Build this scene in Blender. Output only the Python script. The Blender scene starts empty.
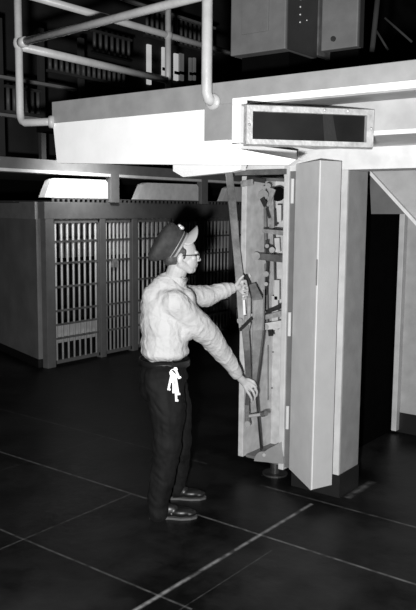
import bpy, bmesh, math, random
from mathutils import Vector, Matrix, noise
random.seed(4)
# ------------------------------------------------------------------ camera numbers (fitted to the photograph's perspective)
F, PITCH, YAW, ROLL, H = 757.0, math.radians(7.238), math.radians(37.44), math.radians(.488), 1.88
RT = Vector((math.cos(YAW), math.sin(YAW), 0)); FH = Vector((-math.sin(YAW), math.cos(YAW), 0)); UP = Vector((0, 0, 1))
FW = FH * math.cos(PITCH) - UP * math.sin(PITCH); DN = FW.cross(RT)
CAM = Vector((0, 0, H))
def ray(px, py):
    a, b = (px - 208) / F, (py - 305) / F
    c, s = math.cos(ROLL), math.sin(ROLL)
    return RT * (c * a + s * b) + DN * (-s * a + c * b) + FW
def hit(px, py, ax, v):
    d = ray(px, py); return CAM + d * ((v - CAM[ax]) / d[ax])
def PX(px, py, v): return hit(px, py, 0, v)
def PY(px, py, v): return hit(px, py, 1, v)
def PT(px, py, t):                       # a measured point at horizontal distance t in front of the photographer
    d = ray(px, py); return CAM + d * (t / d.dot(FH))
def W(r, t, z): return RT * r + FH * t + UP * z

C = bpy.context.scene.collection
# ------------------------------------------------------------------ materials
def mat(name, v, rough=.5, metal=0., var=.12, scale=9., bump=.05, spec=.5, bscale=60., coord='Object'):
    m = bpy.data.materials.new(name); m.use_nodes = True
    n, l = m.node_tree.nodes, m.node_tree.links
    b = n['Principled BSDF']
    tc = n.new('ShaderNodeTexCoord'); nz = n.new('ShaderNodeTexNoise'); nz.inputs['Scale'].default_value = scale
    nz.inputs['Detail'].default_value = 6; l.new(tc.outputs[coord], nz.inputs['Vector'])
    cr = n.new('ShaderNodeValToRGB'); cr.color_ramp.elements[0].position = .3; cr.color_ramp.elements[1].position = .7
    lo, hi = v * (1 - var), v * (1 + var)
    cr.color_ramp.elements[0].color = (lo, lo, lo, 1); cr.color_ramp.elements[1].color = (hi, hi, hi, 1)
    l.new(nz.outputs['Fac'], cr.inputs['Fac']); l.new(cr.outputs['Color'], b.inputs['Base Color'])
    b.inputs['Roughness'].default_value = rough; b.inputs['Metallic'].default_value = metal
    b.inputs['Specular IOR Level'].default_value = spec
    if bump:
        n2 = n.new('ShaderNodeTexNoise'); n2.inputs['Scale'].default_value = bscale; l.new(tc.outputs[coord], n2.inputs['Vector'])
        bp = n.new('ShaderNodeBump'); bp.inputs['Strength'].default_value = bump; bp.inputs['Distance'].default_value = .02
        l.new(n2.outputs['Fac'], bp.inputs['Height']); l.new(bp.outputs['Normal'], b.inputs['Normal'])
    return m
M = dict(
    fascia=mat('grey_steel_paint', .25, .5), white=mat('white_concrete', .86, .7, var=.03), lintel=mat('pale_wall_paint', .6, .6),
    recess=mat('grey_wall_paint', .33, .6), pipe=mat('pipe_paint', .42, .4, bump=.1),
    cab=mat('cream_enamel', .48, .45, var=.05), cabin=mat('cabinet_inner_paint', .46, .5, var=.2, scale=14),
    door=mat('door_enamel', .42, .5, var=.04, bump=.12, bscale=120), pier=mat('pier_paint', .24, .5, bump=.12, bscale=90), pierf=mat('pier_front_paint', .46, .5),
    base=mat('black_base_paint', .012, .35), steel=mat('worn_steel', .105, .5, .1, var=.5, scale=11, bump=.05), steel_d=mat('dark_greased_steel', .03, .45, .2, var=.5, scale=12),
    steel_l=mat('bright_steel', .36, .35, .4, var=.3, scale=30), brass=mat('pale_brass', .6, .3, .5),
    dark=mat('dark_interior', .012, .9, spec=.1), dark2=mat('mottled_dark_paint', .03, .9, var=.4, scale=2), black=mat('black_void', .003, 1, spec=0, bump=0),  # dark2: mottled near-black base colour
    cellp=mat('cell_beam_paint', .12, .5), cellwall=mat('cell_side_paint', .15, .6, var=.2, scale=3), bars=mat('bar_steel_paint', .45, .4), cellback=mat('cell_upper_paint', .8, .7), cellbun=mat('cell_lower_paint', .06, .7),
    fardeck=mat('far_walkway_paint', .20, .6), farwhite=mat('far_white_concrete', .9, .8), upbars=mat('upper_bar_paint', .09, .5),
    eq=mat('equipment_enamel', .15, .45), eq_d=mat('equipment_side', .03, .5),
    skin=mat('skin', .42, .5, var=.06, scale=30, bump=.05), hair=mat('short_dark_hair', .05, .7, var=.4, scale=80), shirt=mat('cotton_shirt', .47, .9, var=.06, scale=6, bump=.5, bscale=26, spec=.2),
    trousers=mat('dark_wool', .0065, .8, var=.6, scale=7, bump=.5, bscale=14, spec=.16), cap=mat('cap_cloth', .035, .85, var=.3, scale=30, bump=.2), visor=mat('glossy_visor', .34, .35), band=mat('cap_piping', .26, .5),
    belt=mat('black_leather', .01, .35), shoe=mat('polished_shoe', .006, .4, bump=0), sole=mat('shoe_welt', .07, .5), frame=mat('spectacle_frame', .01, .3), lens=mat('spectacle_glass', .8, .1),
    keys=mat('chromed_keys', .95, .25, .3),
)
def glass(name, v):
    m = bpy.data.materials.new(name); m.use_nodes = True; b = m.node_tree.nodes['Principled BSDF']
    b.inputs['Base Color'].default_value = (v, v, v, 1); b.inputs['Roughness'].default_value = .05; b.inputs['Transmission Weight'].default_value = .9
    b.inputs['IOR'].default_value = 1.1
    return m
M['lens'] = glass('spectacle_lens', 1)
def emis(name, v, s):
    m = mat(name, v, .6); b = m.node_tree.nodes['Principled BSDF']
    b.inputs['Emission Color'].default_value = (1, 1, 1, 1); b.inputs['Emission Strength'].default_value = s
    return m
M['daylight'] = emis('daylit_window_glass', .4, .42)
M['signglass'] = mat('smoked_sign_glass', .006, .5, var=.5, scale=5, bump=0, spec=.2)
# ------------------------------------------------------------------ mesh helpers
def link(name, me, m=None, parent=None, origin=None):
    if m is not None and not me.materials: me.materials.append(m)
    o = bpy.data.objects.new(name, me); C.objects.link(o)
    root = parent
    if parent is not None:
        while root.parent: root = root.parent
        org = root.location.copy()
        o.parent = parent
    else:
        if origin is None:
            vs = [v.co for v in me.vertices]
            org = Vector(((min(v.x for v in vs) + max(v.x for v in vs)) / 2, (min(v.y for v in vs) + max(v.y for v in vs)) / 2, min(v.z for v in vs)))
        else: org = Vector(origin)
        o.location = org
    me.transform(Matrix.Translation(-org))
    return o
def bm_obj(name, bm, m, parent=None, smooth=False, origin=None, bevel=0):
    bmesh.ops.recalc_face_normals(bm, faces=bm.faces)
    if bevel:
        es = [e for e in bm.edges if len(e.link_faces) == 2 and e.calc_face_angle(0) > .6]
        bmesh.ops.bevel(bm, geom=es, offset=bevel, segments=2, affect='EDGES', profile=.6, clamp_overlap=True)
    me = bpy.data.meshes.new(name); bm.to_mesh(me); bm.free()
    if smooth:
        for p in me.polygons: p.use_smooth = True
    return link(name, me, m, parent, origin)
def thing(name, label, cat, loc, group=None, kind=None):
    o = bpy.data.objects.new(name, None); C.objects.link(o); o.location = loc; o.empty_display_size = .1
    return tag(o, label, cat, group, kind)
def tag(o, label=None, cat=None, group=None, kind=None):
    if label: o['label'] = label
    if cat: o['category'] = cat
    if group: o['group'] = group
    if kind: o['kind'] = kind
    return o
def hexa(bm, p8):                      # bottom four then top four
    v = [bm.verts.new(p) for p in p8]
    for f in ((0, 1, 2, 3), (4, 5, 6, 7), (0, 1, 5, 4), (1, 2, 6, 5), (2, 3, 7, 6), (3, 0, 4, 7)): bm.faces.new([v[i] for i in f])
def box(bm, x0, x1, y0, y1, z0, z1):
    hexa(bm, [(x0, y0, z0), (x1, y0, z0), (x1, y1, z0), (x0, y1, z0), (x0, y0, z1), (x1, y0, z1), (x1, y1, z1), (x0, y1, z1)])
def prism(bm, poly, d):                # planar polygon extruded along vector d
    d = Vector(d); a = [bm.verts.new(Vector(p)) for p in poly]; b = [bm.verts.new(Vector(p) + d) for p in poly]
    bm.faces.new(a); bm.faces.new(b[::-1]); n = len(a)
    for i in range(n): bm.faces.new([a[i], a[(i + 1) % n], b[(i + 1) % n], b[i]])
def basis(d):
    d = d.normalized(); a = Vector((0, 0, 1)) if abs(d.z) < .9 else Vector((1, 0, 0))
    u = d.cross(a).normalized(); return u, d.cross(u).normalized()
def tube(bm, pts, rad, seg=12, flat=None):
    pts = [Vector(p) for p in pts]; n = len(pts); rings = []
    rads = rad if isinstance(rad, (list, tuple)) else [rad] * n
    u = None
    for i, p in enumerate(pts):
        d = (pts[min(i + 1, n - 1)] - pts[max(i - 1, 0)]).normalized()
        if u is None: u, w = basis(d)
        else:
            u = (u - d * u.dot(d)).normalized(); w = d.cross(u)
        rings.append([bm.verts.new(p + (u * math.cos(2 * math.pi * k / seg) + w * math.sin(2 * math.pi * k / seg)) * rads[i]) for k in range(seg)])
    for a, b in zip(rings, rings[1:]):
        for k in range(seg): bm.faces.new([a[k], a[(k + 1) % seg], b[(k + 1) % seg], b[k]])
    bm.faces.new(rings[0][::-1]); bm.faces.new(rings[-1])
def bar(bm, a, b, w, th, side):        # flat bar from a to b; 'side' = direction of its width
    a, b, s = Vector(a), Vector(b), Vector(side); d = (b - a).normalized(); s = (s - d * s.dot(d)).normalized(); n = d.cross(s)
    wa, wb = w if isinstance(w, tuple) else (w, w)
    hexa(bm, [a - s * wa / 2 - n * th / 2, a + s * wa / 2 - n * th / 2, a + s * wa / 2 + n * th / 2, a - s * wa / 2 + n * th / 2,
              b - s * wb / 2 - n * th / 2, b + s * wb / 2 - n * th / 2, b + s * wb / 2 + n * th / 2, b - s * wb / 2 + n * th / 2])
def ball(bm, c, r, rot=None, seg=20):
    r = Vector(r) if not isinstance(r, (int, float)) else Vector((r, r, r))
    m = Matrix.Translation(Vector(c)) @ (rot.to_4x4() if rot else Matrix()) @ Matrix.Diagonal((r.x, r.y, r.z, 1))
    bmesh.ops.create_uvsphere(bm, u_segments=seg, v_segments=seg // 2 + 2, radius=1, matrix=m)
def cap_(bm, a, b, ra, rb, seg=16):    # tapered capsule
    a, b = Vector(a), Vector(b); d = b - a; L = max(d.length, 1e-4); d = d / L
    pts, rr = [], []
    for k in range(5):
        th = math.pi / 2 * (1 - k / 4); pts.append(a - d * ra * math.sin(th)); rr.append(max(ra * math.cos(th), ra * .03))
    for k in range(5):
        th = math.pi / 2 * k / 4; pts.append(b + d * rb * math.sin(th)); rr.append(max(rb * math.cos(th), rb * .03))
    u, w = basis(d); rings = []
    for p, r in zip(pts, rr): rings.append([bm.verts.new(p + (u * math.cos(2 * math.pi * k / seg) + w * math.sin(2 * math.pi * k / seg)) * r) for k in range(seg)])
    for x, y in zip(rings, rings[1:]):
        for k in range(seg): bm.faces.new([x[k], x[(k + 1) % seg], y[(k + 1) % seg], y[k]])
    bm.faces.new(rings[0][::-1]); bm.faces.new(rings[-1])
def chain(bm, pts, rads):
    for i in range(len(pts) - 1): cap_(bm, pts[i], pts[i + 1], rads[i], rads[i + 1])
def fuse(name, bm, voxel, smooth=6, fn=None):
    bmesh.ops.recalc_face_normals(bm, faces=bm.faces)
    me = bpy.data.meshes.new(name + '_tmp'); bm.to_mesh(me); bm.free()
    o = bpy.data.objects.new(name + '_tmp', me); C.objects.link(o)
    r = o.modifiers.new('r', 'REMESH'); r.mode = 'VOXEL'; r.voxel_size = voxel; r.use_smooth_shade = True
    s = o.modifiers.new('s', 'SMOOTH'); s.iterations = smooth; s.factor = .5
    dg = bpy.context.evaluated_depsgraph_get(); dg.update()
    out = bpy.data.meshes.new_from_object(o.evaluated_get(dg)); out.name = name
    bpy.data.objects.remove(o); bpy.data.meshes.remove(me)
    if fn:
        nn = [v.normal.copy() for v in out.vertices]
        for v, q in zip(out.vertices, nn): v.co += q * fn(v.co)
    for p in out.polygons: p.use_smooth = True
    return out

# ================================================================== SETTING
def floor_material():
    m = bpy.data.materials.new('polished_dark_concrete'); m.use_nodes = True; n, l = m.node_tree.nodes, m.node_tree.links
    b = n['Principled BSDF']; tc = n.new('ShaderNodeTexCoord'); sp = n.new('ShaderNodeSeparateXYZ')
    l.new(tc.outputs['Object'], sp.inputs[0])
    wob = n.new('ShaderNodeTexNoise'); wob.inputs['Scale'].default_value = 14; wob.inputs['Detail'].default_value = 5; l.new(tc.outputs['Object'], wob.inputs['Vector'])
    def math_(op, a, bb=None, clamp=False):
        q = n.new('ShaderNodeMath'); q.operation = op; q.use_clamp = clamp
        for i, x in enumerate((a, bb)):
            if x is None: continue
            if isinstance(x, (int, float)): q.inputs[i].default_value = x
            else: l.new(x, q.inputs[i])
        return q.outputs[0]
    def line(axis, c, w, s, lo=None, hi=None):
        d = math_('ABSOLUTE', math_('SUBTRACT', sp.outputs[axis], c))
        v = math_('MULTIPLY', math_('SUBTRACT', 1., math_('DIVIDE', d, w), True), s)
        o = sp.outputs[1 - axis]
        if lo is not None: v = math_('MULTIPLY', v, math_('GREATER_THAN', o, lo))
        if hi is not None: v = math_('MULTIPLY', v, math_('LESS_THAN', o, hi))
        return v
    tot = None
    for a in [(0, -2.305, .018, 1.1, None, 4.13), (0, -3.33, .011, .32, None, 3.53), (1, 2.637, .011, .4, None, -2.1), (1, 3.53, .013, .65, None, None), (1, 4.315, .012, .28, None, -3.3),
              (0, -2.143, .006, .22, 2.5, 3.4), (1, 4.2, .014, .4, -2.75, -1.0), (0, -4.37, .01, .12, None, 4.3), (0, -1.26, .012, .3, None, 4.3), (0, -2.175, .035, .5, 4.36, 4.75)]:
        v = line(*a); tot = v if tot is None else math_('ADD', tot, v)
    wr = n.new('ShaderNodeMapRange'); wr.inputs[1].default_value = .35; wr.inputs[2].default_value = .6; wr.inputs[3].default_value = .2; wr.inputs[4].default_value = 1.25
    l.new(wob.outputs['Fac'], wr.inputs[0]); tot = math_('MULTIPLY', tot, wr.outputs[0])
    big = n.new('ShaderNodeTexNoise'); big.inputs['Scale'].default_value = 1.6; big.inputs['Detail'].default_value = 8; big.inputs['Roughness'].default_value = .65; l.new(tc.outputs['Object'], big.inputs['Vector'])
    br = n.new('ShaderNodeMapRange'); br.inputs[1].default_value = .4; br.inputs[2].default_value = .7; br.inputs[3].default_value = .001; br.inputs[4].default_value = .02
    l.new(big.outputs['Fac'], br.inputs[0])
    val = math_('ADD', br.outputs[0], math_('MULTIPLY', tot, .16))
    cb = n.new('ShaderNodeCombineColor')
    for i in range(3): l.new(val, cb.inputs[i])
    l.new(cb.outputs[0], b.inputs['Base Color'])
    rr = n.new('ShaderNodeMapRange'); rr.inputs[3].default_value = .3; rr.inputs[4].default_value = .5; l.new(big.outputs['Fac'], rr.inputs[0]); l.new(rr.outputs[0], b.inputs['Roughness'])
    b.inputs['Specular IOR Level'].default_value = .16
    bp = n.new('ShaderNodeBump'); bp.inputs['Strength'].default_value = .15; bp.inputs['Distance'].default_value = .01; l.new(wob.outputs['Fac'], bp.inputs['Height']); l.new(bp.outputs['Normal'], b.inputs['Normal'])
    return m
def struct(name, bm, m, bevel=0): return tag(bm_obj(name, bm, m, bevel=bevel), kind='structure')
bm = bmesh.new(); box(bm, -16, 3, -1.5, 15, -.1, 0); fl = struct('floor', bm, floor_material())
fl.data.transform(Matrix.Translation(fl.location)); fl.location = (0, 0, 0)
bm = bmesh.new(); box(bm, -16, 3, -1.5, 15, 7.0, 7.1); struct('ceiling', bm, M['dark'])
bm = bmesh.new(); box(bm, -16, -15.9, -1.5, 15, 0, 7); struct('wall_left', bm, M['dark'])
bm = bmesh.new(); box(bm, 2.9, 3, -1.5, 15, 0, 7); struct('wall_right', bm, M['dark'])
bm = bmesh.new(); box(bm, -16, 3, 14.6, 14.7, 0, 7); struct('wall_back', bm, M['dark'])

# ---- the near block: pier, lintel, recessed wall under the walkway
YF, ZT, ZM = 3.45, 2.574, 2.435       # walkway fascia plane, its top and the lower edge of the steel channel
XP = -2.217                            # free edge of the pier
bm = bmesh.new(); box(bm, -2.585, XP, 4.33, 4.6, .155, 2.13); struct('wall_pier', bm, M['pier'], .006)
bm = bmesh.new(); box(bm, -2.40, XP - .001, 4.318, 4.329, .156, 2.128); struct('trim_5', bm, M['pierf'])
bm = bmesh.new(); box(bm, -2.58, XP + .004, 4.326, 4.604, 0, .155); struct('baseboard_pier', bm, M['base'])
bm = bmesh.new(); box(bm, -3.3, 2.9, 4.33, 4.6, 2.13, 2.42); struct('wall_lintel', bm, M['lintel'])
# walkway slab: steel channel, white concrete below, gusset, lip and recessed panel
bm = bmesh.new(); zl = ZM
prism(bm, [(-3.96, YF, ZM), (2.9, YF, ZM), (2.9, YF, ZT), (-3.96, YF, ZT)], (0, .03, 0)); struct('trim_1', bm, M['fascia'], .003)
bm = bmesh.new(); box(bm, -3.94, 2.9, YF + .03, 4.6, ZM, ZT - .01); struct('walkway_deck', bm, M['fascia'])
bm = bmesh.new()
XG0, XG1 = -2.675, -2.46
def FP(px, py): return PY(px, py, YF + .004)
prism(bm, [FP(57, 163), (-3.957, YF + .004, ZM), (XG1, YF + .004, ZM), FP(226, 146.5), FP(296, 159.5), FP(288, 165), FP(173, 164.5)], (0, .05, 0)); struct('trim_2', bm, M['white'])
bm = bmesh.new()   # level soffit reaching back over the cabinet
zs = 2.19
sof = [(-3.95, YF + .054), (-3.95, 3.7), (-3.56, 4.2), (-3.2, 4.33), (-2.6, 4.33), (-2.46, 4.1), (-2.46, YF + .054)]
prism(bm, [(x, y_, zs) for x, y_ in sof], (0, 0, .05)); struct('trim_3', bm, M['white'])
bm = bmesh.new(); prism(bm, [PY(a, b, 4.0) for a, b in ((173, 163), (242, 163), (240, 170), (231, 172), (183, 177), (173, 171))], (0, .06, 0)); struct('trim_4', bm, M['white'])
# gusset plate of the railing post
bm = bmesh.new(); prism(bm, [(XG0, YF - .006, 2.26), (XG1 - .02, YF - .006, 2.26), (XG1 - .02, YF - .006, ZM + .02), (XG0, YF - .006, ZM + .02)], (0, .02, 0)); struct('trim_6', bm, M['fascia'], .003)
# lip under the channel on the right and the white edge beside the gusset
bm = bmesh.new(); prism(bm, [(XG1 - .02, YF - .01, ZM + .01), (2.9, YF - .01, ZM + .01), (2.9, YF - .01, ZM + .045), (XG1 - .02, YF - .01, ZM + .045)], (0, .05, 0))
prism(bm, [(XG1 - .02, YF - .01, 2.24), (XG1 + .035, YF - .01, 2.24), (XG1 + .035, YF - .01, ZM + .012), (XG1 - .02, YF - .01, ZM + .012)], (0, .06, 0))
struct('trim_7', bm, M['white'], .004)
bm = bmesh.new(); box(bm, XG1, 2.9, 3.68, 3.8, 2.285, ZM); struct('wall_recess', bm, M['recess'])
bm = bmesh.new(); box(bm, XG1, 2.9, 3.67, 4.33, 2.262, 2.285); struct('trim_8', bm, M['lintel'])

# passage to the right of the pier
bm = bmesh.new(); box(bm, -2.552, 2.9, 6.0, 6.1, .172, 3.0); struct('wall_passage', bm, M['recess'])
bm = bmesh.new(); box(bm, -2.556, 2.9, 5.99, 6.1, 0, .172); struct('baseboard_passage', bm, M['base'])
bm = bmesh.new(); box(bm, -2.565, -2.52, 5.93, 6.0, 0.02, 2.6); struct('trim_9', bm, M['pierf'], .004)
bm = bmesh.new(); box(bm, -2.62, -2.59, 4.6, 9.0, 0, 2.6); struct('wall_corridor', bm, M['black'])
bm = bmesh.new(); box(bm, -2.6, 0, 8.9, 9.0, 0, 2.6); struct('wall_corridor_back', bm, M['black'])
# slanting underside of the stair behind the pier
p1, p2, p3 = PY(370, 172, 5.0), PY(414, 219, 5.0), PY(372, 214, 5.0)
p4 = PY(425, 160, 5.0)
tp = PY(425, 231, 5.0)
bm = bmesh.new(); prism(bm, [p1, tp, PY(440, 231, 5.0), PY(440, 150, 5.0), PY(370, 150, 5.0)], (0, .06, 0)); struct('wall_stair', bm, M['recess'])
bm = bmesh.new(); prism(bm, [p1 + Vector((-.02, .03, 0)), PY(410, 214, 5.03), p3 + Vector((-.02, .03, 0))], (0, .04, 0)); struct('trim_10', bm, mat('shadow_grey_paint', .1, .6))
bm = bmesh.new(); bar(bm, PY(370, 172, 4.98), tp + Vector((0, -.02, 0)), .022, .03, (0, 0, 1)); struct('trim_11', bm, M['lintel'])

# ================================================================== FAR CELL BLOCK (front in the plane X = -6.79)
XC = -6.79
bm = bmesh.new(); box(bm, XC - .12, XC, 5.78, 12.5, 1.745, 1.945); struct('trim_12', bm, M['cellp'], .01)
pa, pb = Vector((XC - .12, 5.80, 0)), Vector((-9.6, 6.66, 0))
bm = bmesh.new(); bar(bm, (pa + pb) / 2 + Vector((0, 0, 0.1)), (pa + pb) / 2 + UP * 1.745, (pa - pb).length, .08, pa - pb); struct('wall_cell_side', bm, M['cellwall'])
bm = bmesh.new(); bar(bm, pa + UP * 1.845 - Vector((0, 0, 0)), pb + UP * 1.845, .2, .1, UP); struct('trim_13', bm, mat('side_beam_paint', .22, .5))
bm = bmesh.new(); bar(bm, (pa + pb) / 2, (pa + pb) / 2 + UP * .1, (pa - pb).length, .09, pa - pb); struct('baseboard_cell', bm, M['base'])
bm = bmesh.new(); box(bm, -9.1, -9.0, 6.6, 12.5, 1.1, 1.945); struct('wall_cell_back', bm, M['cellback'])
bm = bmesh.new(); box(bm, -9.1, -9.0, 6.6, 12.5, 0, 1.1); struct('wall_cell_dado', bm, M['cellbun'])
bm = bmesh.new(); box(bm, -9.6, XC - .12, 5.9, 12.5, 1.93, 1.96); struct('ceiling_cells', bm, M['dark2'])
# upright posts of the front
def upright(name, y0, y1, z0, z1, m, x=XC, dx=.09):
    bm = bmesh.new(); box(bm, x - dx, x, y0, y1, z0, z1); return struct(name, bm, m, .005)
sect = [(5.92, 6.66), (6.76, 7.24), (7.35, 8.05), (8.16, 8.64), (8.77, 9.45), (9.58, 10.04), (10.18, 10.86)]
n = 14
ys = [(5.79, 5.915)] + [(a[1] + .005, b[0] - .005) for a, b in zip(sect, sect[1:])] + [(10.87, 11.0)]
for y0, y1 in ys: upright('trim_%d' % n, y0, y1, 0, 1.745, M['cellp']); n += 1
wh = ['beside the corner post, fixed panel with a pale kick plate', 'sliding gate with a small lock box, second bay from the corner', 'third bay from the corner, left of the guard cap', 'narrow bay directly behind the guard head',
      'wide bay seen between guard face and tall lever', 'dim narrow bay behind the lever and sleeve', 'last dim bay behind the cabinet side']
for i, (y0, y1) in enumerate(sect):
    gate = i % 2 == 1
    g = thing('barred_gate' if gate else 'cell_front', 'grey steel cell bars, ' + wh[i], 'cell bars', (XC - .04, (y0 + y1) / 2, 0), 'barred bays of the far cell block')
    bm = bmesh.new(); box(bm, XC - .06, XC - .02, y0, y1, .03, .07); box(bm, XC - .06, XC - .02, y0, y1, 1.70, 1.74)
    box(bm, XC - .06, XC - .02, y0, y0 + .02, .03, 1.74); box(bm, XC - .06, XC - .02, y1 - .02, y1, .03, 1.74)
    bm_obj('frame', bm, M['cellp'], g)
    for z in (1.483, 1.227, .946, .663, .497, .331):
        bm = bmesh.new(); box(bm, XC - .05, XC - .022, y0, y1, z - .012, z + .012); bm_obj('crossbar', bm, M['steel'], g)
    nb = 8 if not gate else 7
    for k in range(nb):
        yy = y0 + (y1 - y0) * (k + .5) / nb
        bm = bmesh.new(); tube(bm, [(XC - .04, yy, .07), (XC - .04, yy, 1.70)], .0135, 8); bm_obj('bar', bm, M['bars'], g, smooth=True)
    bm = bmesh.new()
    if not gate: box(bm, XC - .075, XC - .062, y0, y1, .27, .50); bm_obj('kick_plate', bm, mat('kick_plate_paint', .42, .5), g)
    else:
        box(bm, XC - .055, XC - .005, y0 + .13, y0 + .21, 1.13, 1.24); bm_obj('lock_box', bm, M['steel_l'], g, bevel=.005)
# walkway of the tier above
bm = bmesh.new(); box(bm, -6.95, XC, 3.0, 12.5, 2.30, 2.42); struct('trim_%d' % n, bm, M['fardeck']); n += 1
bm = bmesh.new(); box(bm, -6.95, XC + .03, 3.0, 12.5, 2.265, 2.298); struct('trim_%d' % n, bm, M['farwhite']); n += 1
bm = bmesh.new(); box(bm, -9.6, -6.95, 3.0, 12.5, 2.30, 2.36); struct('walkway_far', bm, M['dark2'])
for (a_, b_, sl) in ((5.78, 6.8, .1), (7.33, 8.62, .12), (9.2, 10.5, .12)):
    bm = bmesh.new(); prism(bm, [(XC, a_, 1.995), (XC, b_, 1.995), (XC, b_, 2.19), (XC, b_ - .04, 2.225), (XC, a_ + sl * 1.6, 2.215), (XC, a_ + sl, 2.19)], (-.1, 0, 0)); struct('trim_%d' % n, bm, M['farwhite']); n += 1
for yy in (6.82, 8.65, 10.53):
    bm = bmesh.new(); box(bm, XC - .05, XC + .04, yy, yy + .14, 1.95, 2.3); struct('trim_%d' % n, bm, M['fardeck']); n += 1
# small grille under the haunches
bm = bmesh.new(); comb = [(XC - .02, 5.9, 1.99), (XC - .02, 5.9, 1.945)]
for k in range(60): comb += [(XC - .02, 5.93 + k * .08, 1.945), (XC - .02, 5.93 + k * .08, 1.98), (XC - .02, 5.98 + k * .08, 1.98), (XC - .02, 5.98 + k * .08, 1.945)]
comb += [(XC - .02, 10.8, 1.945), (XC - .02, 10.8, 1.99)]
prism(bm, comb, (.015, 0, 0))
bm_obj('vent_grille', bm, M['cellp']); tag(bpy.data.objects['vent_grille'], 'low strip of short vertical slats along the top of the cell beam', 'grille')
# upper tiers: dark wall, thin ledges, rows of bars
bm = bmesh.new(); box(bm, -9.2, -9.1, 3.0, 12.5, 2.36, 7); struct('wall_upper_cells', bm, M['dark2'])
for z in (2.862, 3.255, 4.45):
    bm = bmesh.new(); box(bm, XC - .06, XC, 3.0, 6.35 if z < 3 else (6.3 if z < 4 else 9), z - .016, z + .016); struct('trim_%d' % n, bm, M['fardeck']); n += 1
def upper(y0, y1, z0, z1, nb, label):
    g = thing('upper_barred_front', label, 'cell bars', (XC - .1, (y0 + y1) / 2, z0), 'barred fronts of the upper tiers')
    bm = bmesh.new(); box(bm, XC - .13, XC - .09, y0, y1, z0, z0 + .03); box(bm, XC - .13, XC - .09, y0, y1, z1 - .03, z1); bm_obj('frame', bm, M['dark2'], g)
    for k in range(nb):
        yy = y0 + (y1 - y0) * (k + .5) / nb; bm = bmesh.new(); tube(bm, [(XC - .11, yy, z0 + .03), (XC - .11, yy, z1 - .03)], .022, 8); bm_obj('bar', bm, M['upbars'], g, smooth=True)
upper(5.95, 7.25, 3.42, 3.62, 15, 'faint row of short bars behind the lower side rail, top left')
upper(6.65, 7.35, 3.74, 4.02, 7, 'short bars seen in the gap between the two pipe rails')
upper(5.35, 5.85, 2.9, 3.2, 6, 'dim bars low behind the railing corner post')
upper(7.6, 9.1, 4.1, 4.5, 15, 'dim bars high behind the upper side rail')
for yy in (5.3, 5.88, 6.5):
    bm = bmesh.new(); box(bm, XC - .2, XC - .15, yy, yy + .07, 2.42, 3.9); struct('trim_%d' % n, bm, M['dark2']); n += 1
# far windows, bright daylight
for i, (x0, x1, y0, y1) in enumerate(((148, 151.5, 45, 84), (163, 167, 48, 77), (175, 178.5, 54, 80), (180, 184, 54, 80), (190, 192, 58, 80), (194, 196, 58, 80))):
    a, b = PX(x0, y1, -9.06), PX(x1, y0, -9.06)
    bm = bmesh.new(); box(bm, -9.1, -9.06, a.y, b.y, a.z, b.z); w = tag(bm_obj('window_%d' % (i + 1), bm, M['daylight'] if i < 3 else emis('dim_window_glass', .2, .07)), kind='structure')
    bm = bmesh.new(); zz = a.z + (b.z - a.z) * .22; box(bm, -9.06, -9.04, a.y - .02, b.y + .02, zz, zz + .05); bm_obj('glazing_bar', bm, M['dark'], w)

# ================================================================== RAILING on the walkway
YR, XR = YF - .055, -4.02
t = thing('pipe_railing', 'grey painted pipe railing along the front and side of the walkway above the guard', 'railing', (XR, YR, 2.45))
RP = .026
def rail(name, pts, r=RP): bm = bmesh.new(); tube(bm, pts, r, 14); return bm_obj(name, bm, M['pipe'], t, smooth=True)
pc = PY(19, 60, YR); zc = PY(19, 43, YR).z
xl = pc.x; zf = PY(18, 122, YR).z - .01
rail('post', [(xl, YR, 3.55), (xl, YR, zf + .07), (xl + .006, YR, zf + .035), (xl + .022, YR, zf + .012), (xl + .05, YR, zf), (-4.0, YR + .04, zf), (-3.958, YR + .075, zf)])
bm = bmesh.new(); tube(bm, [(-3.985, YR + .055, zf), (-3.955, YR + .075, zf)], .042, 16); bm_obj('flange', bm, M['pipe'], t, smooth=True)
bm = bmesh.new(); ball(bm, (xl, YR, zc), (.036, .036, .05)); tube(bm, [(xl + .02, YR, zc), (xl + .075, YR, zc)], .034, 14); bm_obj('fitting', bm, M['pipe'], t, smooth=True)
zr = PY(110, 17, YR).z
rail('rail', [(xl, YR, zc), (-2.58, YR, PY(199, -4, YR).z), (0, YR, PY(199, -4, YR).z)])
x2 = PY(207, 50, YR).x
rail('post', [(x2, YR, 3.55), (x2, YR, ZM + .08), (x2 + .005, YR + .01, ZM + .05), (x2 + .01, YR + .05, ZM + .03)], .03)
bm = bmesh.new(); ball(bm, (x2 + .01, YF - .012, ZM + .035), (.05, .022, .045)); bm_obj('flange', bm, M['pipe'], t, smooth=True)
yn = PX(168, 60, xl).y
rail('rail', [(xl, YR, zc - .02), (xl, yn - .02, zc - .035)], .028)
rail('rail', [(xl, YR + .05, 3.30), (xl, 6.3, 3.30)], .026)
rail('post', [(xl, yn, 3.6), (xl, yn, 2.47)], .026)
bm = bmesh.new(); ball(bm, (xl, yn, 3.30), (.036, .045, .04)); bm_obj('fitting', bm, M['pipe'], t, smooth=True)
rail('post', [(xl, 6.28, 3.6), (xl, 6.28, 2.6)], .028)

bm = bmesh.new(); box(bm, xl - .02, xl + .12, 3.55, 6.4, 2.40, 2.47); struct('walkway_side', bm, M['black'])

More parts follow.
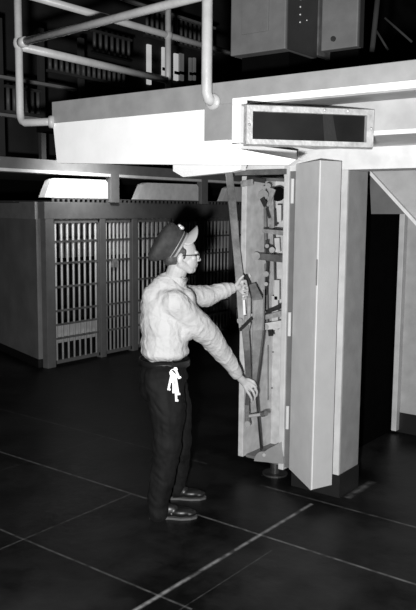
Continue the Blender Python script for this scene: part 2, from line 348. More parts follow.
# ================================================================== EQUIPMENT CABINETS on the walkway
def equip(name, label, x0, x1, y0, y1, z0, z1, rivets):
    g = thing(name, label, 'cabinet', ((x0 + x1) / 2, (y0 + y1) / 2, 2.57))
    bm = bmesh.new(); box(bm, x0, x1, y0, y1, z0, z1); bm_obj('housing', bm, M['eq'], g, bevel=.008)
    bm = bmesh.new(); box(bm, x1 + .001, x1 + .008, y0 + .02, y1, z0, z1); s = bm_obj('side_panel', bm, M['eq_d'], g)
    bm = bmesh.new(); box(bm, x0 + .03, x1 - .03, y0 + .1, y1, 2.57, z0); bm_obj('plinth', bm, M['black'], g)
    if rivets:
        bm = bmesh.new(); box(bm, x0 + .1, x1 - .13, y0 - .012, y0, z0 + .13, z1); bm_obj('door', bm, M['eq'], g, bevel=.004)
        for k in range(9):
            bm = bmesh.new(); ball(bm, (x1 + .01, y0 + .17, z0 + .2 + k * .05), .008, seg=8); bm_obj('rivet', bm, M['steel_l'], g)
            if k % 3 == 0:
                bm = bmesh.new(); ball(bm, (x1 + .01, y0 + .26, z0 + .23 + k * .05), .007, seg=8); bm_obj('rivet', bm, M['steel_l'], g)
    else:
        bm = bmesh.new(); tube(bm, [(x0 + .1, y0 - .015, z0 + .07), (x0 + .1, y0, z0 + .07)], .018, 12); bm_obj('knob', bm, M['steel_d'], g)
        bm = bmesh.new(); box(bm, x0 - .05, x0 - .01, y0 - .02, y0 + .2, z0 - .03, z1); bm_obj('conduit', bm, M['steel'], g)
equip('relay_cabinet', 'grey enamel cabinet with panel door and riveted dark side on the walkway', -3.228, -2.779, 4.45, 4.86, 2.945, 3.7, True)
equip('relay_cabinet', 'plain grey steel cabinet with one round knob, right of the riveted cabinet on the walkway', -2.76, -2.479, 4.9, 4.98, 3.0, 3.8, False)
for (a, b, r) in (((372, 52), (378, -5), .02), ((385, 18), (412, 42), .008), ((376, 30), (388, 50), .008)):
    bm = bmesh.new(); tube(bm, [PY(a[0], a[1], 5.4), PY(b[0], b[1], 5.4)], r, 8)
    o = bm_obj('conduit_pipe', bm, M['dark2'], smooth=True)
    tag(o, {52: 'dim upright conduit pipe right of the walkway cabinets', 18: 'dim slanting rod high in the top right corner', 30: 'short dim slanting rod close to the upright conduit'}[a[1]], 'pipe')

# ================================================================== SIGN / VIEW BOX under the walkway
DV = (RT * math.cos(math.radians(13)) + FH * math.sin(math.radians(13))).normalized(); DB = Vector((-DV.y, DV.x, 0))
q0 = PT(245, 145.5, 3.80)
wl = PT(245, 103, 3.80)
bl = q0; hgt = wl.z - q0.z
d = ray(375, 130); # right end of the box front on the slanted plane
tt = (bl - CAM).dot(DB) / d.dot(DB); br = CAM + d * tt; wid = (br - bl).dot(DV)
t = thing('view_box', 'grey steel box with long dark glass window fixed under the walkway edge', 'box', bl)
def QP(u, v, w): return bl + DV * (u * wid) + UP * (v * hgt) + DB * w
bm = bmesh.new()
dep = .09
# bevelled surround ring: outer rim set back, inner rim forward
ou = [(0, 0), (1, 0), (1, 1), (0, 1)]; inn = [(.055, .16), (.935, .16), (.935, .82), (.055, .82)]
vo = [bm.verts.new(QP(a, b, .03)) for a, b in ou]; vf = [bm.verts.new(QP(.5 + (a - .5) * .98, .5 + (b - .5) * .92, 0)) for a, b in ou]
vi = [bm.verts.new(QP(a, b, 0.0)) for a, b in inn]; vg = [bm.verts.new(QP(a, b, .035)) for a, b in inn]; vb = [bm.verts.new(QP(.5 + (a - .5) * .93, .5 + (b - .5) * .8, dep)) for a, b in ou]
for A, B in ((vb, vo), (vo, vf), (vf, vi), (vi, vg)):
    for k in range(4): bm.faces.new([A[k], A[(k + 1) % 4], B[(k + 1) % 4], B[k]])
bm.faces.new(vb); bm.faces.new(vg[::-1]); bm_obj('housing', bm, mat('box_enamel', .36, .4, var=.25, scale=20, bump=.3), t)
bm = bmesh.new(); prism(bm, [QP(a, b, .031) for a, b in inn], DB * .003); bm_obj('glass', bm, M['signglass'], t)
bm = bmesh.new(); prism(bm, [QP(.62, .16, .029), QP(.72, .16, .029), QP(.68, .82, .029), QP(.6, .82, .029)], DB * .002); bm_obj('glass_reflection_strip', bm, mat('smoked_glass_streak', .009, .5), t)
for u, v in ((.6, .91), (.78, .91), (.03, .5), (.97, .5)):
    bm = bmesh.new(); ball(bm, QP(u, v, 0), .008, seg=8); bm_obj('screw', bm, M['steel_l'], t)
bm = bmesh.new()
prism(bm, [QP(.2, .2, dep), QP(.8, .2, dep), QP(.8, .8, dep), QP(.2, .8, dep)], (0, 3.62 - max(QP(.2, .2, dep).y, QP(.8, .2, dep).y) + .3, 0)); bm_obj('bracket', bm, M['white'], t)

# ================================================================== LEVER CABINET
X0, X1, YC, YB, Z0, Z1 = -3.02, -2.6, 4.33, 4.70, .115, 2.165
cab = thing('lever_cabinet', 'open cream steel locking cabinet with levers and linkages, mounted off the floor', 'cabinet', (-2.75, 4.4, 0))
def part(name, bm, m, parent=None, smooth=False, bevel=0): return bm_obj(name, bm, m, parent or cab, smooth, bevel=bevel)
bm = bmesh.new(); box(bm, X0 - .012, X0 + .03, YC, YB, Z0, Z1 - .06); part('side_panel', bm, M['cabin'], bevel=.004)
bm = bmesh.new(); box(bm, X0, X1, YB, YB + .02, Z0 - .02, Z1); part('back_panel', bm, M['cabin'])
bm = bmesh.new(); box(bm, -2.685, -2.645, YC - .01, YB, Z0 - .02, Z1); part('side_panel', bm, M['pierf'], bevel=.005)
bm = bmesh.new(); box(bm, -2.645, -2.59, YC + .005, YC + .03, Z0, Z1 - .005); part('hinge_strip', bm, M['cellp'])
bm = bmesh.new(); box(bm, X0, -2.665, YC + .02, YB, Z1 - .03, Z1); part('top_panel', bm, M['steel_d'])
bm = bmesh.new(); box(bm, X0 - .05, -2.665, YC - .03, YC + .03, Z1 - .055, Z1 - .02); part('top_rail', bm, M['steel'])
bm = bmesh.new(); box(bm, X0 + .03, -2.665, YC + .04, YB, Z0 - .01, Z0 + .01); part('bottom_panel', bm, M['cellp'])
# quadrant plate at the bottom
qa = PY(254, 461, YC - .02); qb = PY(283, 464, YC - .02)
pts = [qa]
for k in range(7):
    th = math.pi / 2 * k / 6
    pts.append(qa + Vector(((qb.x - qa.x) * (1 - math.cos(th)) * .35, 0, .085 * math.sin(th))))
pts += [PY(268, 449, YC - .02), PY(281, 442, YC - .02), qb]
bm = bmesh.new(); prism(bm, pts, (0, .03, 0)); part('quadrant_plate', bm, M['pier'], bevel=.002)
bm = bmesh.new(); tube(bm, [PY(264, 455, YC - .03), PY(264, 455, YC)], .012, 12); part('bolt', bm, M['steel'])
bm = bmesh.new(); tube(bm, [(-2.79, YC + .12, 0.01), (-2.79, YC + .12, .12)], .035, 16); part('support_foot', bm, M['steel_d'])
bm = bmesh.new(); tube(bm, [(-2.79, YC + .12, 0), (-2.79, YC + .12, .012)], .09, 24); part('foot_flange', bm, M['steel_d'])
# inner mechanism plate and linkages, between side panel and back
def at(px, py, y_=4.42): return PY(px, py, y_)
def fb(name, a, b, w, m, y_=4.42, th=.012, side=(1, 0, 0), y2=None):
    bm = bmesh.new(); bar(bm, at(a[0], a[1], y_), at(b[0], b[1], y2 if y2 else y_), w, th, side); return part(name, bm, M[m], bevel=.002)
def rod(name, a, b, r, m, y_=4.42, y2=None):
    bm = bmesh.new(); tube(bm, [at(a[0], a[1], y_), at(b[0], b[1], y2 if y2 else y_)], r, 10); return part(name, bm, M[m], smooth=False)
rod('vertical_shaft', (265, 188), (267, 330), .012, 'steel', 4.5)
fb('vertical_slide', (271, 188), (272, 228), .035, 'steel_l', 4.40)
rod('vertical_shaft', (274, 228), (276, 330), .008, 'steel_d', 4.55)
bm = bmesh.new(); tube(bm, [at(278, 194, 4.44), at(278, 194, 4.5)], .05, 20); part('bore', bm, M['black'])
bm = bmesh.new(); tube(bm, [at(263, 195, 4.44), at(263, 195, 4.48)], .036, 18); part('cam_wheel', bm, M['steel_d'])
for i, (x, y_) in enumerate(((264, 188), (268, 186), (267, 246), (272, 250), (264, 262), (266, 274), (266, 284), (263, 312), (264, 318), (266, 327), (272, 316))):
    bm = bmesh.new(); tube(bm, [at(x, y_, 4.36), at(x, y_, 4.42)], .014 + .006 * (i % 2), 10); part('pivot_bolt', bm, M['steel_d' if i % 3 else 'steel'])
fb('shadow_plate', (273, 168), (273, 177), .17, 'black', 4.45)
fb('cross_rail', (258, 179), (284, 180), .022, 'steel', 4.40, side=(0, 0, 1))
fb('slide_block', (279, 205), (279, 222), .035, 'cab', 4.46)
fb('catch', (262, 198), (266, 206), .035, 'steel_d', 4.41)
fb('catch', (275, 210), (276, 226), .018, 'steel_d', 4.44)
fb('spring_clip', (267, 208), (270, 218), .02, 'steel_d', 4.39)
fb('catch', (267, 240), (267, 262), .022, 'steel_d', 4.45)
fb('catch', (268, 262), (266, 295), .018, 'steel_d', 4.46)
fb('clamp', (265, 246), (273, 250), .035, 'steel_d', 4.41, side=(0, 0, 1))
fb('catch', (270, 328), (271, 336), .035, 'steel_d', 4.40)
fb('edge_bar', (277, 238), (278, 252), .04, 'cabin', 4.55)
fb('slide_block', (277, 280), (277, 300), .04, 'cab', 4.5)
fb('crank_arm', (268, 206), (274, 189), (.02, .03), 'steel_l', 4.38)
fb('cross_arm', (263, 230), (283, 233), .035, 'steel_l', 4.40, side=(0, 0, 1))
fb('cross_arm', (264, 228.5), (283, 230), .008, 'steel_d', 4.38, side=(0, 0, 1))
fb('cross_arm', (255, 256), (284, 259), (.045, .05), 'steel', 4.38, side=(0, 0, 1))
bm = bmesh.new(); tube(bm, [at(256, 256, 4.35), at(256, 256, 4.40)], .028, 16); part('cross_arm_eye', bm, M['steel'])
fb('catch', (246, 235), (260, 241), .02, 'steel_d', 4.45, side=(0, 0, 1), y2=4.6)
fb('cross_arm', (262, 314), (284, 305), (.02, .035), 'steel_d', 4.38, side=(0, 0, 1))
fb('cross_arm', (262, 318), (284, 313), (.03, .04), 'steel_l', 4.37, side=(0, 0, 1))
fb('cross_arm', (262, 327), (284, 324), (.045, .055), 'cabin', 4.38, side=(0, 0, 1))
fb('side_plate', (275, 296), (275, 330), .05, 'cabin', 4.5)
fb('hook', (245, 268), (250, 278), .03, 'cabin', 4.38)
fb('top_bracket', (241, 184), (253, 182), .04, 'steel_l', 4.3, side=(0, 0, 1))
fb('top_bracket', (247, 178), (265, 181), .03, 'steel_d', 4.33, side=(0, 0, 1))
fb('catch', (245, 275), (252, 292), .035, 'steel_d', 4.3)
fb('clamp', (240, 330), (252, 318), .022, 'steel_d', 4.155, side=(0, 0, 1))
fb('link', (238, 322), (262, 312), (.045, .03), 'steel_l', 4.17, side=(0, 0, 1), y2=4.3)
bm = bmesh.new(); tube(bm, [at(240, 321, 4.12), at(240, 321, 4.19)], .02, 12); part('pivot_bolt', bm, M['steel_d'])
# the two big levers and lower rod
lv1 = [(228.5, 172), (234, 232), (240, 285)]
def lever(name, pts, ws, m, ys, th=.014):
    bm = bmesh.new(); P3 = [at(p[0], p[1], y_) for p, y_ in zip(pts, ys)]
    side = RT; rings = []
    for i, p in enumerate(P3):
        dd = (P3[min(i + 1, len(P3) - 1)] - P3[max(i - 1, 0)]).normalized(); s = (side - dd * side.dot(dd)).normalized(); nn = dd.cross(s)
        w = ws[i] / 2; rings.append([bm.verts.new(p + s * a * w + nn * b * th / 2) for a, b in ((-1, -1), (1, -1), (1, 1), (-1, 1))])
    for A, B in zip(rings, rings[1:]):
        for k in range(4): bm.faces.new([A[k], A[(k + 1) % 4], B[(k + 1) % 4], B[k]])
    bm.faces.new(rings[0]); bm.faces.new(rings[-1][::-1]); return part(name, bm, M[m], bevel=.002)
lever('long_lever', [(229, 171), (232, 200), (236, 245), (240, 282), (240.5, 300), (242, 330)], [.045, .055, .05, .055, .05, .04], 'steel', [4.28, 4.25, 4.21, 4.185, 4.185, 4.18])
lever('long_lever_edge', [(226.3, 173), (229, 200), (233.3, 245), (236.6, 282)], [.012, .012, .012, .012], 'cab', [4.27, 4.24, 4.20, 4.178])
lever('fork', [(245, 286), (249, 298), (249, 325), (245, 338)], [.03, .025, .022, .03], 'steel', [4.20, 4.20, 4.19, 4.18])
lever('fork_slot_plate', [(243.5, 293), (244.5, 315)], [.018, .018], 'cab', [4.186, 4.182])
lever('hand_lever', [(245, 325), (247, 350), (249, 385), (247, 405), (247.5, 425)], [.05, .045, .035, .03, .036], 'steel_d', [4.17, 4.175, 4.19, 4.19, 4.18], .014)
lever('broad_lever', [(252, 284), (258, 300), (258, 330), (256, 365), (254, 392)], [.045, .07, .075, .05, .025], 'steel', [4.25, 4.24, 4.23, 4.225, 4.225])
lever('broad_lever_edge', [(264, 290), (263.5, 330), (259.5, 365), (256, 392)], [.01, .01, .012, .012], 'steel_d', [4.23, 4.215, 4.21, 4.215])
rod('pull_rod', (256, 392), (261, 450), .007, 'steel_d', 4.19, 4.32)
bm = bmesh.new(); tube(bm, [at(250, 416, 4.19), at(264, 414, 4.14)], .011, 12); part('side_peg', bm, M['cab'])
bm = bmesh.new(); tube(bm, [at(262, 414.5, 4.145), at(266, 413.5, 4.135)], .017, 12); part('peg_knob', bm, M['steel'])
bm = bmesh.new(); tube(bm, [at(247.5, 424, 4.15), at(247.5, 424, 4.21)], .02, 12); part('lever_end', bm, M['steel_d'])
rod('guide_wire', (268, 345), (268, 400), .003, 'steel', 4.6)
for (x, y_) in ((273, 352), (272, 388), (270, 372), (262, 400)):
    bm = bmesh.new(); ball(bm, at(x, y_, 4.69), .006, seg=8); part('rivet', bm, M['steel_d'])
# the opened door: a broad leaf and its folded return
hx, hy = -2.598, 4.325
kx, ky = -2.285, 4.07
ex, ey = -2.222, 4.235
zt = 2.175
def leafpoly(x0, y0, x1, y1, z0=.115, z1=zt): return [(x0, y0, z0), (x1, y1, z0), (x1, y1, z1), (x0, y0, z1)]
bm = bmesh.new(); prism(bm, leafpoly(hx, hy, kx, ky), Vector((.008, .010, 0))); dr = part('door', bm, mat('door_leaf_lightened', .62, .5, var=.05, bump=.12, bscale=120))  # leaf colour made paler than its return to offset the grazing flash
bm = bmesh.new(); prism(bm, leafpoly(kx, ky, ex, ey), Vector((-.010, .008, 0))); part('door_return', bm, M['door'], dr)
bm = bmesh.new(); prism(bm, leafpoly(kx - .008, ky + .004, kx + .004, ky - .003), Vector((.002, .004, 0))); part('door_edge', bm, M['cab'], dr)
for z in (2.0, 1.12, .48):
    v = Vector((hx, hy, z)); 
    bm = bmesh.new(); tube(bm, [v + Vector((-.012, -.02, -.08)), v + Vector((-.012, -.02, .08))], .012, 10); part('hinge', bm, M['cab'], dr)
dv = (Vector((kx, ky, 0)) - Vector((hx, hy, 0))).normalized(); 
bm = bmesh.new(); prism(bm, [Vector((kx, ky, 1.42)) + Vector((.001, -.004, 0)), Vector((kx, ky, 1.42)) + Vector((.008, -.002, 0)), Vector((kx, ky, 1.58)) + Vector((.008, -.002, 0)), Vector((kx, ky, 1.58)) + Vector((.001, -.004, 0))], (0, .004, 0)); part('latch_plate', bm, M['steel'], dr)

# ================================================================== THE GUARD
TN, TF = 4.42, 4.76                     # near and far side of him
foot = PT(172, 519, TN); foot.z = 0
man = thing('person', 'guard in white shirt, dark trousers and peaked cap pulling a lever in the open cabinet', 'person', foot)
def mp(name, me, m, parent=None): return link(name, me, M[m] if isinstance(m, str) else m, parent or man)
def rot3(x, y_, z): return Matrix((x, y_, z)).transposed()
R3 = rot3(RT, FH, UP)                   # local x = to the right, y = away, z = up
def L(px, py, t): return PT(px, py, t)
TH = 4.57                               # middle of head
# hand builder: palm + fingers as chains, all in world space
def hand(bm, wrist, palm_c, knuckles, fingers, thumb, g=0.):
    cap_(bm, wrist, palm_c, .024 + g, .027 + g)
    for kp in knuckles: cap_(bm, palm_c.lerp(wrist, .25), kp, .017 + g, .0115 + g)
    for kp, f_ in zip(knuckles, fingers):
        chain(bm, [kp] + f_, [.0105, .0098, .0088, .0075])
    chain(bm, thumb, [.014, .0115, .0095])
# near (right) hand: back of the hand up, fingers laid over the hand lever
LH = dict(w=L(237.5, 375, 4.93), p=L(244, 382, 4.965))
sn = L(174, 303, 4.50); en = L(209, 335, 4.70); wn = LH['w']
sf = L(178, 297, 4.78); ef = L(207, 296, 4.92); wf = L(234, 287.5, 5.03)
hipn, hipf = L(164, 380, 4.50), L(167, 378, 4.70)
kn, kf = L(167, 440, 4.44), L(179, 436, 4.74)
an, af = L(158, 507, 4.43), L(173, 487, 4.77)
bm = bmesh.new()
# torso, limbs (inside the clothes)
pel, wai, che, upc, nb_ = L(164, 374, 4.60), L(163, 350, 4.60), L(165, 318, 4.62), L(170, 298, 4.62), L(176, 284, 4.60)
chain(bm, [pel, wai, che, upc], [.10, .095, .11, .085])
cap_(bm, sn, sf, .05, .05)
chain(bm, [upc, L(173, 282, 4.60), L(178, 268, TH)], [.07, .062, .062])
chain(bm, [sn, en, wn], [.05, .038, .025]); chain(bm, [sf, ef, wf], [.05, .038, .025])
chain(bm, [hipn, kn, an], [.09, .055, .04]); chain(bm, [hipf, kf, af], [.09, .055, .04])
for a_ in (an, af):
    cap_(bm, a_, Vector((a_.x, a_.y, .075)), .036, .026); cap_(bm, Vector((a_.x, a_.y, .05)), Vector((a_.x, a_.y, .035)) + RT * .12, .022, .018)
# head: x right = face direction, turned a little away
hy_ = math.radians(8)
FD = (RT * math.cos(hy_) + FH * math.sin(hy_)); SD = (FH * math.cos(hy_) - RT * math.sin(hy_))
HC = L(182, 254, TH)                    # centre of the skull
def hp(x, y_, z): return HC + FD * x + SD * y_ + UP * z
HR = rot3(FD, SD, UP)
ball(bm, hp(-.012, 0, .012), (.098, .076, .100), HR, 28)
ball(bm, hp(.035, 0, -.045), (.058, .058, .068), HR, 24)         # face
ball(bm, hp(.052, 0, -.092), (.034, .034, .026), HR)             # chin
chain(bm, [hp(-.01, -.052, -.055), hp(.045, -.03, -.095)], [.028, .022])
chain(bm, [hp(-.01, .052, -.055), hp(.045, .03, -.095)], [.028, .022])
chain(bm, [hp(.083, -.03, .010), hp(.09, 0, .008), hp(.083, .03, .010)], [.011, .012, .011])   # brow
chain(bm, [hp(.088, 0, -.004), hp(.104, 0, -.034)], [.008, .0125])                 # nose
ball(bm, hp(.096, -.011, -.037), .009); ball(bm, hp(.096, .011, -.037), .009)
chain(bm, [hp(.078, -.018, -.064), hp(.091, 0, -.062), hp(.078, .018, -.064)], [.006, .0075, .006])
chain(bm, [hp(.076, -.016, -.074), hp(.087, 0, -.074), hp(.076, .016, -.074)], [.006, .0075, .006])
for s in (-1, 1):
    ball(bm, hp(.066, s * .03, -.022), (.02, .024, .018), HR)    # cheek
    ball(bm, hp(-.018, s * .078, -.022), (.019, .009, .032), HR @ Matrix.Rotation(.25, 3, 'Y'))
    ball(bm, hp(-.01, s * .074, -.046), (.01, .008, .012), HR)
# right hand on the lever
P0 = LH['p']
kk = [L(248.5, 379.5, 4.975), L(250.5, 383.5, 4.965), L(249.5, 387.5, 4.96), L(247, 391, 4.96)]
ff = [[L(253.5, 381.5, 4.975), L(256, 386, 4.985), L(256.2, 390, 5.0)],
      [L(255, 387, 4.965), L(257, 392, 4.98), L(256.5, 396, 5.0)],
      [L(253, 391.5, 4.96), L(255, 396.5, 4.975), L(254.5, 400, 4.995)],
      [L(249.5, 394.5, 4.96), L(251.5, 398.5, 4.975), L(251.5, 401.5, 4.99)]]
hand(bm, wn, P0, kk, ff, [L(243, 380, 4.985), L(247.5, 387, 5.03), L(250, 394, 5.04)])
# left hand gripping the long lever from behind
kk = [L(241, 281.5, 5.06), L(242.5, 285, 5.055), L(242.5, 289, 5.055), L(241.5, 292.5, 5.055)]
ff = [[L(245.5, 281, 5.05), L(246.5, 285.5, 5.02), L(243, 286, 5.0)],
      [L(247, 286.5, 5.045), L(247.5, 290.5, 5.015), L(244, 291, 4.995)],
      [L(247, 291, 5.045), L(247.2, 295, 5.015), L(243.5, 295.5, 4.997)],
      [L(245.5, 295, 5.045), L(245.8, 298.5, 5.02), L(242.5, 299, 5.0)]]
hand(bm, wf, L(238, 287, 5.045), kk, ff, [L(237, 284, 5.02), L(240, 279, 5.0), L(243, 276, 4.995)])
body = mp('body', fuse('body', bm, .0042, 4), 'skin')

# hair under the cap
bm = bmesh.new(); ball(bm, hp(-.026, 0, .012), (.092, .080, .096), HR, 28)
chain(bm, [hp(-.075, -.04, -.03), hp(-.082, 0, -.042), hp(-.075, .04, -.03)], [.028, .03, .028])
for s in (-1, 1): chain(bm, [hp(.005, s * .073, .02), hp(.006, s * .072, -.016)], [.014, .007])
mp('hair', fuse('hair', bm, .005, 3), 'hair')
# eyes
for s in (-1, 1):
    bm = bmesh.new(); ball(bm, hp(.075, s * .030, -.010), .0125, seg=14); bm_obj('eye', bm, M['steel_d'], man, smooth=True)
# spectacles
bm = bmesh.new()
for s in (-1, 1):
    ring = [hp(.100 + .004 * abs(math.cos(a)) - .012 * (s * .033 + .024 * math.cos(a)) ** 2 * 80, s * .033 + .024 * math.cos(a), -.012 + .019 * math.sin(a)) for a in [2 * math.pi * k / 20 for k in range(21)]]
    tube(bm, ring, .0022, 6)
    tube(bm, [hp(.097, s * .057, -.004), hp(.09, s * .075, -.002), hp(.0, s * .083, -.004), hp(-.03, s * .082, -.016)], .0028, 6)
tube(bm, [hp(.102, -.01, -.008), hp(.106, 0, -.005), hp(.102, .01, -.008)], .002, 6)
sp = bm_obj('spectacles', bm, M['frame'], man)
for s in (-1, 1):
    bm = bmesh.new(); prism(bm, [hp(.099, s * .033 + .022 * math.cos(a), -.012 + .017 * math.sin(a)) for a in [2 * math.pi * k / 20 for k in range(20)]], FD * .0012); bm_obj('lens', bm, M['lens'], sp)
# peaked cap, pushed back: axis points back and up
CAXr = (-.86 * FD + .51 * UP).normalized()             # crown direction
CFr = (FD * .51 + UP * .86).normalized()               # towards the visor
CR = rot3(CFr, SD, CAXr)
CC = hp(-.020, 0, .042)
def cp(x, y_, z): return CC + CFr * x + SD * y_ + CAXr * z
def loft(bm, prof, nseg=40, close=True):
    rings = []
    for (rx, ry, x0, z) in prof: rings.append([bm.verts.new(cp(x0 + rx * math.cos(a), ry * math.sin(a), z(a) if callable(z) else z)) for a in [2 * math.pi * k / nseg for k in range(nseg)]])
    for A, B in zip(rings, rings[1:]):
        for k in range(nseg): bm.faces.new([A[k], A[(k + 1) % nseg], B[(k + 1) % nseg], B[k]])
    if close: bm.faces.new(rings[-1])
    return rings
bm = bmesh.new()
loft(bm, [(.100, .086, -.004, -.01), (.102, .088, -.006, .03), (.112, .105, -.014, .055), (.128, .125, -.022, .082), (.133, .130, -.026, .105), (.127, .124, -.028, .122), (.10, .10, -.028, .134), (.05, .05, -.026, .141), (.01, .01, -.026, .142)])
cap = bm_obj('cap', bm, M['cap'], man, smooth=True)
bm = bmesh.new(); loft(bm, [(.103, .089, -.004, -.008), (.104, .090, -.004, .004)], close=False); loft(bm, [(.1055, .0915, -.005, .018), (.1055, .0915, -.005, .022)], close=False)
bm_obj('cap_band', bm, M['band'], cap, smooth=True)
bm = bmesh.new(); rows = []
for j in range(6):
    row = []
    for k in range(17):
        a = math.radians(-72 + 144 * k / 16); ext = .072 * math.cos(a * 1.2) ** .6 * j / 5 if abs(a * 1.2) < math.pi / 2 else 0
        row.append(cp(-.004 + (.100 + ext) * math.cos(a), (.087 + ext * .35) * math.sin(a), -.006 - ext * (.30 + 1.3 * math.sin(a) ** 2)))
    rows.append([bm.verts.new(p) for p in row])
for A, B in zip(rows, rows[1:]):
    for k in range(16): bm.faces.new([A[k], A[k + 1], B[k + 1], B[k]])
vis = bm_obj('visor', bm, M['visor'], cap, smooth=True)
sm = vis.modifiers.new('thick', 'SOLIDIFY'); sm.thickness = .003
bm = bmesh.new(); ball(bm, cp(.108, -.012, .045), (.013, .011, .016), CR, 12); ball(bm, cp(.112, -.016, .062), (.010, .008, .012), CR, 10); bm_obj('cap_badge', bm, M['brass'], cap, smooth=True)

# shirt
def folds(p):
    q = p - foot; r = q.dot(RT); t_ = q.dot(FH); z = q.z
    v = noise.noise(Vector((r * 7 + z * 3, t_ * 7, z * 4))) * .010
    rg_ = abs(noise.noise(Vector((r * 15 + z * 4, t_ * 13, z * 4.5 - r * 4 + 7)))); v += (.22 - min(rg_, .22)) * .018
    rg_ = abs(noise.noise(Vector((r * 11 + z * 14, t_ * 9, z * 10 + 3)))); v += (.15 - min(rg_, .15)) * .014
    return v - .003
bm = bmesh.new()
def ell(c, rx, ry, rz, yaw=0., tilt=0.): ball(bm, c, (rx, ry, rz), R3 @ Matrix.Rotation(yaw, 3, 'Z') @ Matrix.Rotation(tilt, 3, 'Y'), 24)
bk = .35                                 # he is turned slightly away
ell(L(165, 351, 4.60), .152, .165, .065, bk); ell(L(164, 342, 4.60), .148, .165, .12, bk); ell(L(163, 325, 4.61), .146, .17, .16, bk); ell(L(165, 308, 4.62), .150, .175, .13, bk)
ell(L(168, 298, 4.61), .13, .165, .10, bk)
cap_(bm, sn, sf, .080, .075)
chain(bm, [L(156, 297, 4.58), L(163, 286, 4.58), L(169, 281, 4.59)], [.085, .075, .062])
chain(bm, [L(170, 283, 4.58), sn.lerp(sf, .1) + UP * .005], [.062, .078])
chain(bm, [L(176, 290, 4.62), L(171, 281, 4.60)], [.075, .062])
chain(bm, [L(184, 300, 4.58), L(182, 330, 4.58)], [.075, .08])
chain(bm, [sn, sn.lerp(en, .5) + UP * -.01, en, en.lerp(wn, .5), wn.lerp(en, .08)], [.088, .092, .078, .060, .042])
chain(bm, [sf, ef, wf.lerp(ef, .12)], [.082, .070, .040])
shirt = mp('shirt', fuse('shirt', bm, .0062, 9, folds), 'shirt')
bm = bmesh.new()                          # collar: slanted ring, high at the nape
cc = L(177, 277, 4.59); ax = (UP * .82 + RT * .5).normalized(); ub = (RT - ax * RT.dot(ax)).normalized(); vb_ = ax.cross(ub)
rg = []
for j, (rr, hh) in enumerate(((.066, .024), (.0645, .026), (.071, -.006), (.078, -.018), (.074, -.02))):
    rg.append([bm.verts.new(cc + ub * (rr * 1.0) * math.cos(a) + vb_ * rr * .95 * math.sin(a) + ax * (hh - (.018 * max(0, math.cos(a)) if j > 1 else 0))) for a in [2 * math.pi * k / 32 for k in range(32)]])
for A, B in zip(rg, rg[1:]):
    for k in range(32): bm.faces.new([A[k], A[(k + 1) % 32], B[(k + 1) % 32], B[k]])
col = bm_obj('collar', bm, M['shirt'], shirt, smooth=True)
for (a_, b_, r_) in ((wn.lerp(en, .16), wn.lerp(en, .0), .041), (wf.lerp(ef, .2), wf.lerp(ef, .04), .039)):
    bm = bmesh.new(); tube(bm, [a_, a_.lerp(b_, .1), a_.lerp(b_, .9), b_], [r_ * .95, r_, r_ * .97, r_ * .9], 24); bm_obj('cuff', bm, M['shirt'], shirt, smooth=True)
# trousers
def tfold(p):
    q = p - foot; r = q.dot(RT); t_ = q.dot(FH); z = q.z
    return noise.noise(Vector((r * 10 + z * 7, t_ * 8, z * 5 - r * 9))) * .009 + (abs(noise.noise(Vector((r * 17 + z * 14, t_ * 12, z * 12)))) - .2) * .012
bm = bmesh.new()
ell(L(165, 365, 4.60), .142, .160, .05, bk); ell(L(164, 376, 4.60), .148, .17, .10, bk); ell(L(160, 388, 4.58), .13, .165, .11, bk)
chain(bm, [hipn, L(168, 412, 4.46), kn, L(164, 470, 4.43), L(158.5, 500, 4.42), L(158, 512, 4.42)], [.125, .105, .088, .080, .068, .064])
chain(bm, [hipf, L(176, 410, 4.71), kf, L(178, 465, 4.755), L(174.5, 488, 4.77)], [.12, .10, .085, .074, .066])
mp('trousers', fuse('trousers', bm, .0075, 4, tfold), 'trousers')
bm = bmesh.new()
rg = []
bc = L(164.5, 361, 4.60)
for rr, hh in ((.97, -.02), (1.0, -.02), (1.0, .018), (.97, .018)):
    rg.append([bm.verts.new(bc + (RT * math.cos(bk) + FH * math.sin(bk)) * .157 * rr * math.cos(a) + (FH * math.cos(bk) - RT * math.sin(bk)) * .172 * rr * math.sin(a) + UP * hh) for a in [2 * math.pi * k / 40 for k in range(40)]])
for A, B in zip(rg, rg[1:]):
    for k in range(40): bm.faces.new([A[k], A[(k + 1) % 40], B[(k + 1) % 40], B[k]])
bm_obj('belt', bm, M['belt'], man, smooth=True)
# shoes
for (hx_, tx_, t_, ang) in (((149.5, 520), (195, 523), 4.40, .0), ((161.5, 500.5), (204.5, 500), 4.77, .0)):
    h0 = hit(hx_[0], hx_[1], 2, 0); t0 = h0 + (RT * .985 + FH * -.02).normalized() * (.285)
    dd = (t0 - h0).normalized(); s_ = Vector((-dd.y, dd.x, 0)); off = s_ * .045
    def sp_(x, y_, z): return h0 + off + dd * x + s_ * y_ + UP * z
    bm = bmesh.new(); SR = rot3(dd, s_, UP)
    ball(bm, sp_(.045, 0, .055), (.045, .036, .045), SR); ball(bm, sp_(.11, 0, .048), (.07, .036, .042), SR); ball(bm, sp_(.19, 0, .038), (.075, .046, .030), SR); ball(bm, sp_(.24, 0, .032), (.046, .038, .022), SR)
    cap_(bm, sp_(.05, 0, .06), sp_(.05, 0, .105), .04, .042)
    sh = mp('shoe', fuse('shoe', bm, .005, 4), 'shoe')
    bm = bmesh.new(); ol = [(-.004, .02), (.0, .034), (.05, .04), (.11, .036), (.19, .05), (.25, .042), (.285, .018), (.29, 0)]
    pl = [sp_(x, y_, .001) for x, y_ in ol] + [sp_(x, -y_, .001) for x, y_ in ol[-2::-1]]
    prism(bm, pl, (0, 0, .013)); prism(bm, [sp_(x, y_, .013) for x, y_ in ((0, .034), (.07, .036), (.07, -.036), (0, -.034))], (0, 0, .012)); bm_obj('sole', bm, M['sole'], sh)
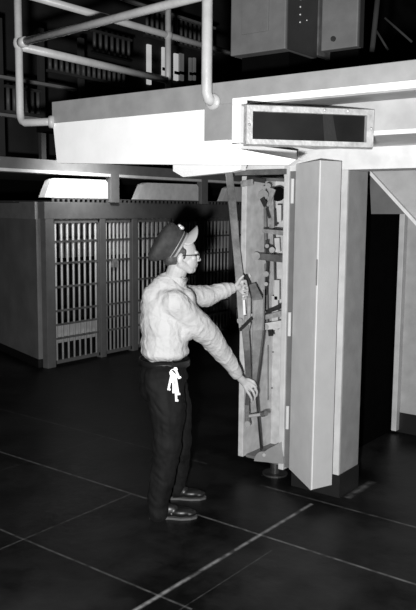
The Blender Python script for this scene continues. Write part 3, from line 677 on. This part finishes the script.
# keys hanging at his hip
kt = L(173.5, 362, 4.395)
ks = thing('key_ring', 'bright bunch of keys hanging from the guard belt', 'keys', kt)
bm = bmesh.new(); tube(bm, [L(172.5, 361, 4.40), L(173, 366, 4.40), L(173.5, 372, 4.375)], .005, 8); bm_obj('key_strap', bm, M['belt'], ks)
bm = bmesh.new(); cr_ = L(173.5, 373, 4.37); tube(bm, [cr_ + RT * .022 * math.cos(a) + UP * .022 * math.sin(a) for a in [2 * math.pi * k / 16 for k in range(17)]], .003, 6); bm_obj('ring', bm, M['keys'], ks)
for i, (px, py, an_, ln) in enumerate(((170, 382, -.2, .10), (173.5, 384, 0, .11), (177, 386, .15, .11), (172, 378, .1, .06), (176, 394, .05, .09), (177.5, 374, .4, .06))):
    c = L(px, py, 4.36 - .003 * i); dx = RT * math.sin(an_) - UP * math.cos(an_); sx = RT * math.cos(an_) + UP * math.sin(an_)
    a0 = c - dx * ln / 2; b0 = c + dx * ln / 2; bm = bmesh.new()
    bm2 = [a0 + sx * .012 * math.cos(t__) + dx * .013 * math.sin(t__) for t__ in [2 * math.pi * k / 12 for k in range(12)]]
    prism(bm, bm2, FH * .003); bar(bm, a0, b0, .013, .004, sx); bar(bm, b0 - dx * .012 + sx * .006, b0 + sx * .006, .013, .003, sx); bm_obj('key', bm, M['keys'], ks)

# ================================================================== CAMERA AND LIGHT
cd = bpy.data.cameras.new('camera'); cam = bpy.data.objects.new('camera', cd); C.objects.link(cam)
cd.sensor_fit = 'VERTICAL'; cd.sensor_height = 24; cd.lens = 24 * F / 610; cd.clip_start = .05
cr, sr = math.cos(ROLL), math.sin(ROLL)
xr = RT * cr + DN * -sr * 1.0; xr = RT * cr - DN * sr; yd = RT * sr + DN * cr
R = Matrix((xr, -yd, -FW)).transposed()
cam.matrix_world = Matrix.Translation(CAM) @ R.to_4x4()
bpy.context.scene.camera = cam
ld = bpy.data.lights.new('flash', 'POINT'); ld.energy = 1350; ld.shadow_soft_size = .05
lo = bpy.data.objects.new('flash', ld); C.objects.link(lo); lo.location = CAM - RT * .17 - UP * .20 + FH * .1
ld = bpy.data.lights.new('far_fill_light', 'AREA'); ld.energy = 9; ld.size = .6; ld.size_y = .2; ld.shape = 'RECTANGLE'; ld.spread = math.radians(75)  # added fill light without a fixture, lifts the white blocks of the far walkway
lo = bpy.data.objects.new('far_fill_light', ld); C.objects.link(lo); lo.location = (-5.9, 6.0, 2.9); lo.rotation_euler = (Vector((-6.79, 6.3, 2.1)) - Vector((-5.9, 6.0, 2.9))).to_track_quat('-Z', 'Y').to_euler()
w = bpy.data.worlds.new('world'); bpy.context.scene.world = w; w.use_nodes = True
w.node_tree.nodes['Background'].inputs[0].default_value = (1, 1, 1, 1); w.node_tree.nodes['Background'].inputs[1].default_value = .004
vs = bpy.context.scene.view_settings; vs.view_transform = 'Standard'; vs.look = 'None'; vs.exposure = 0
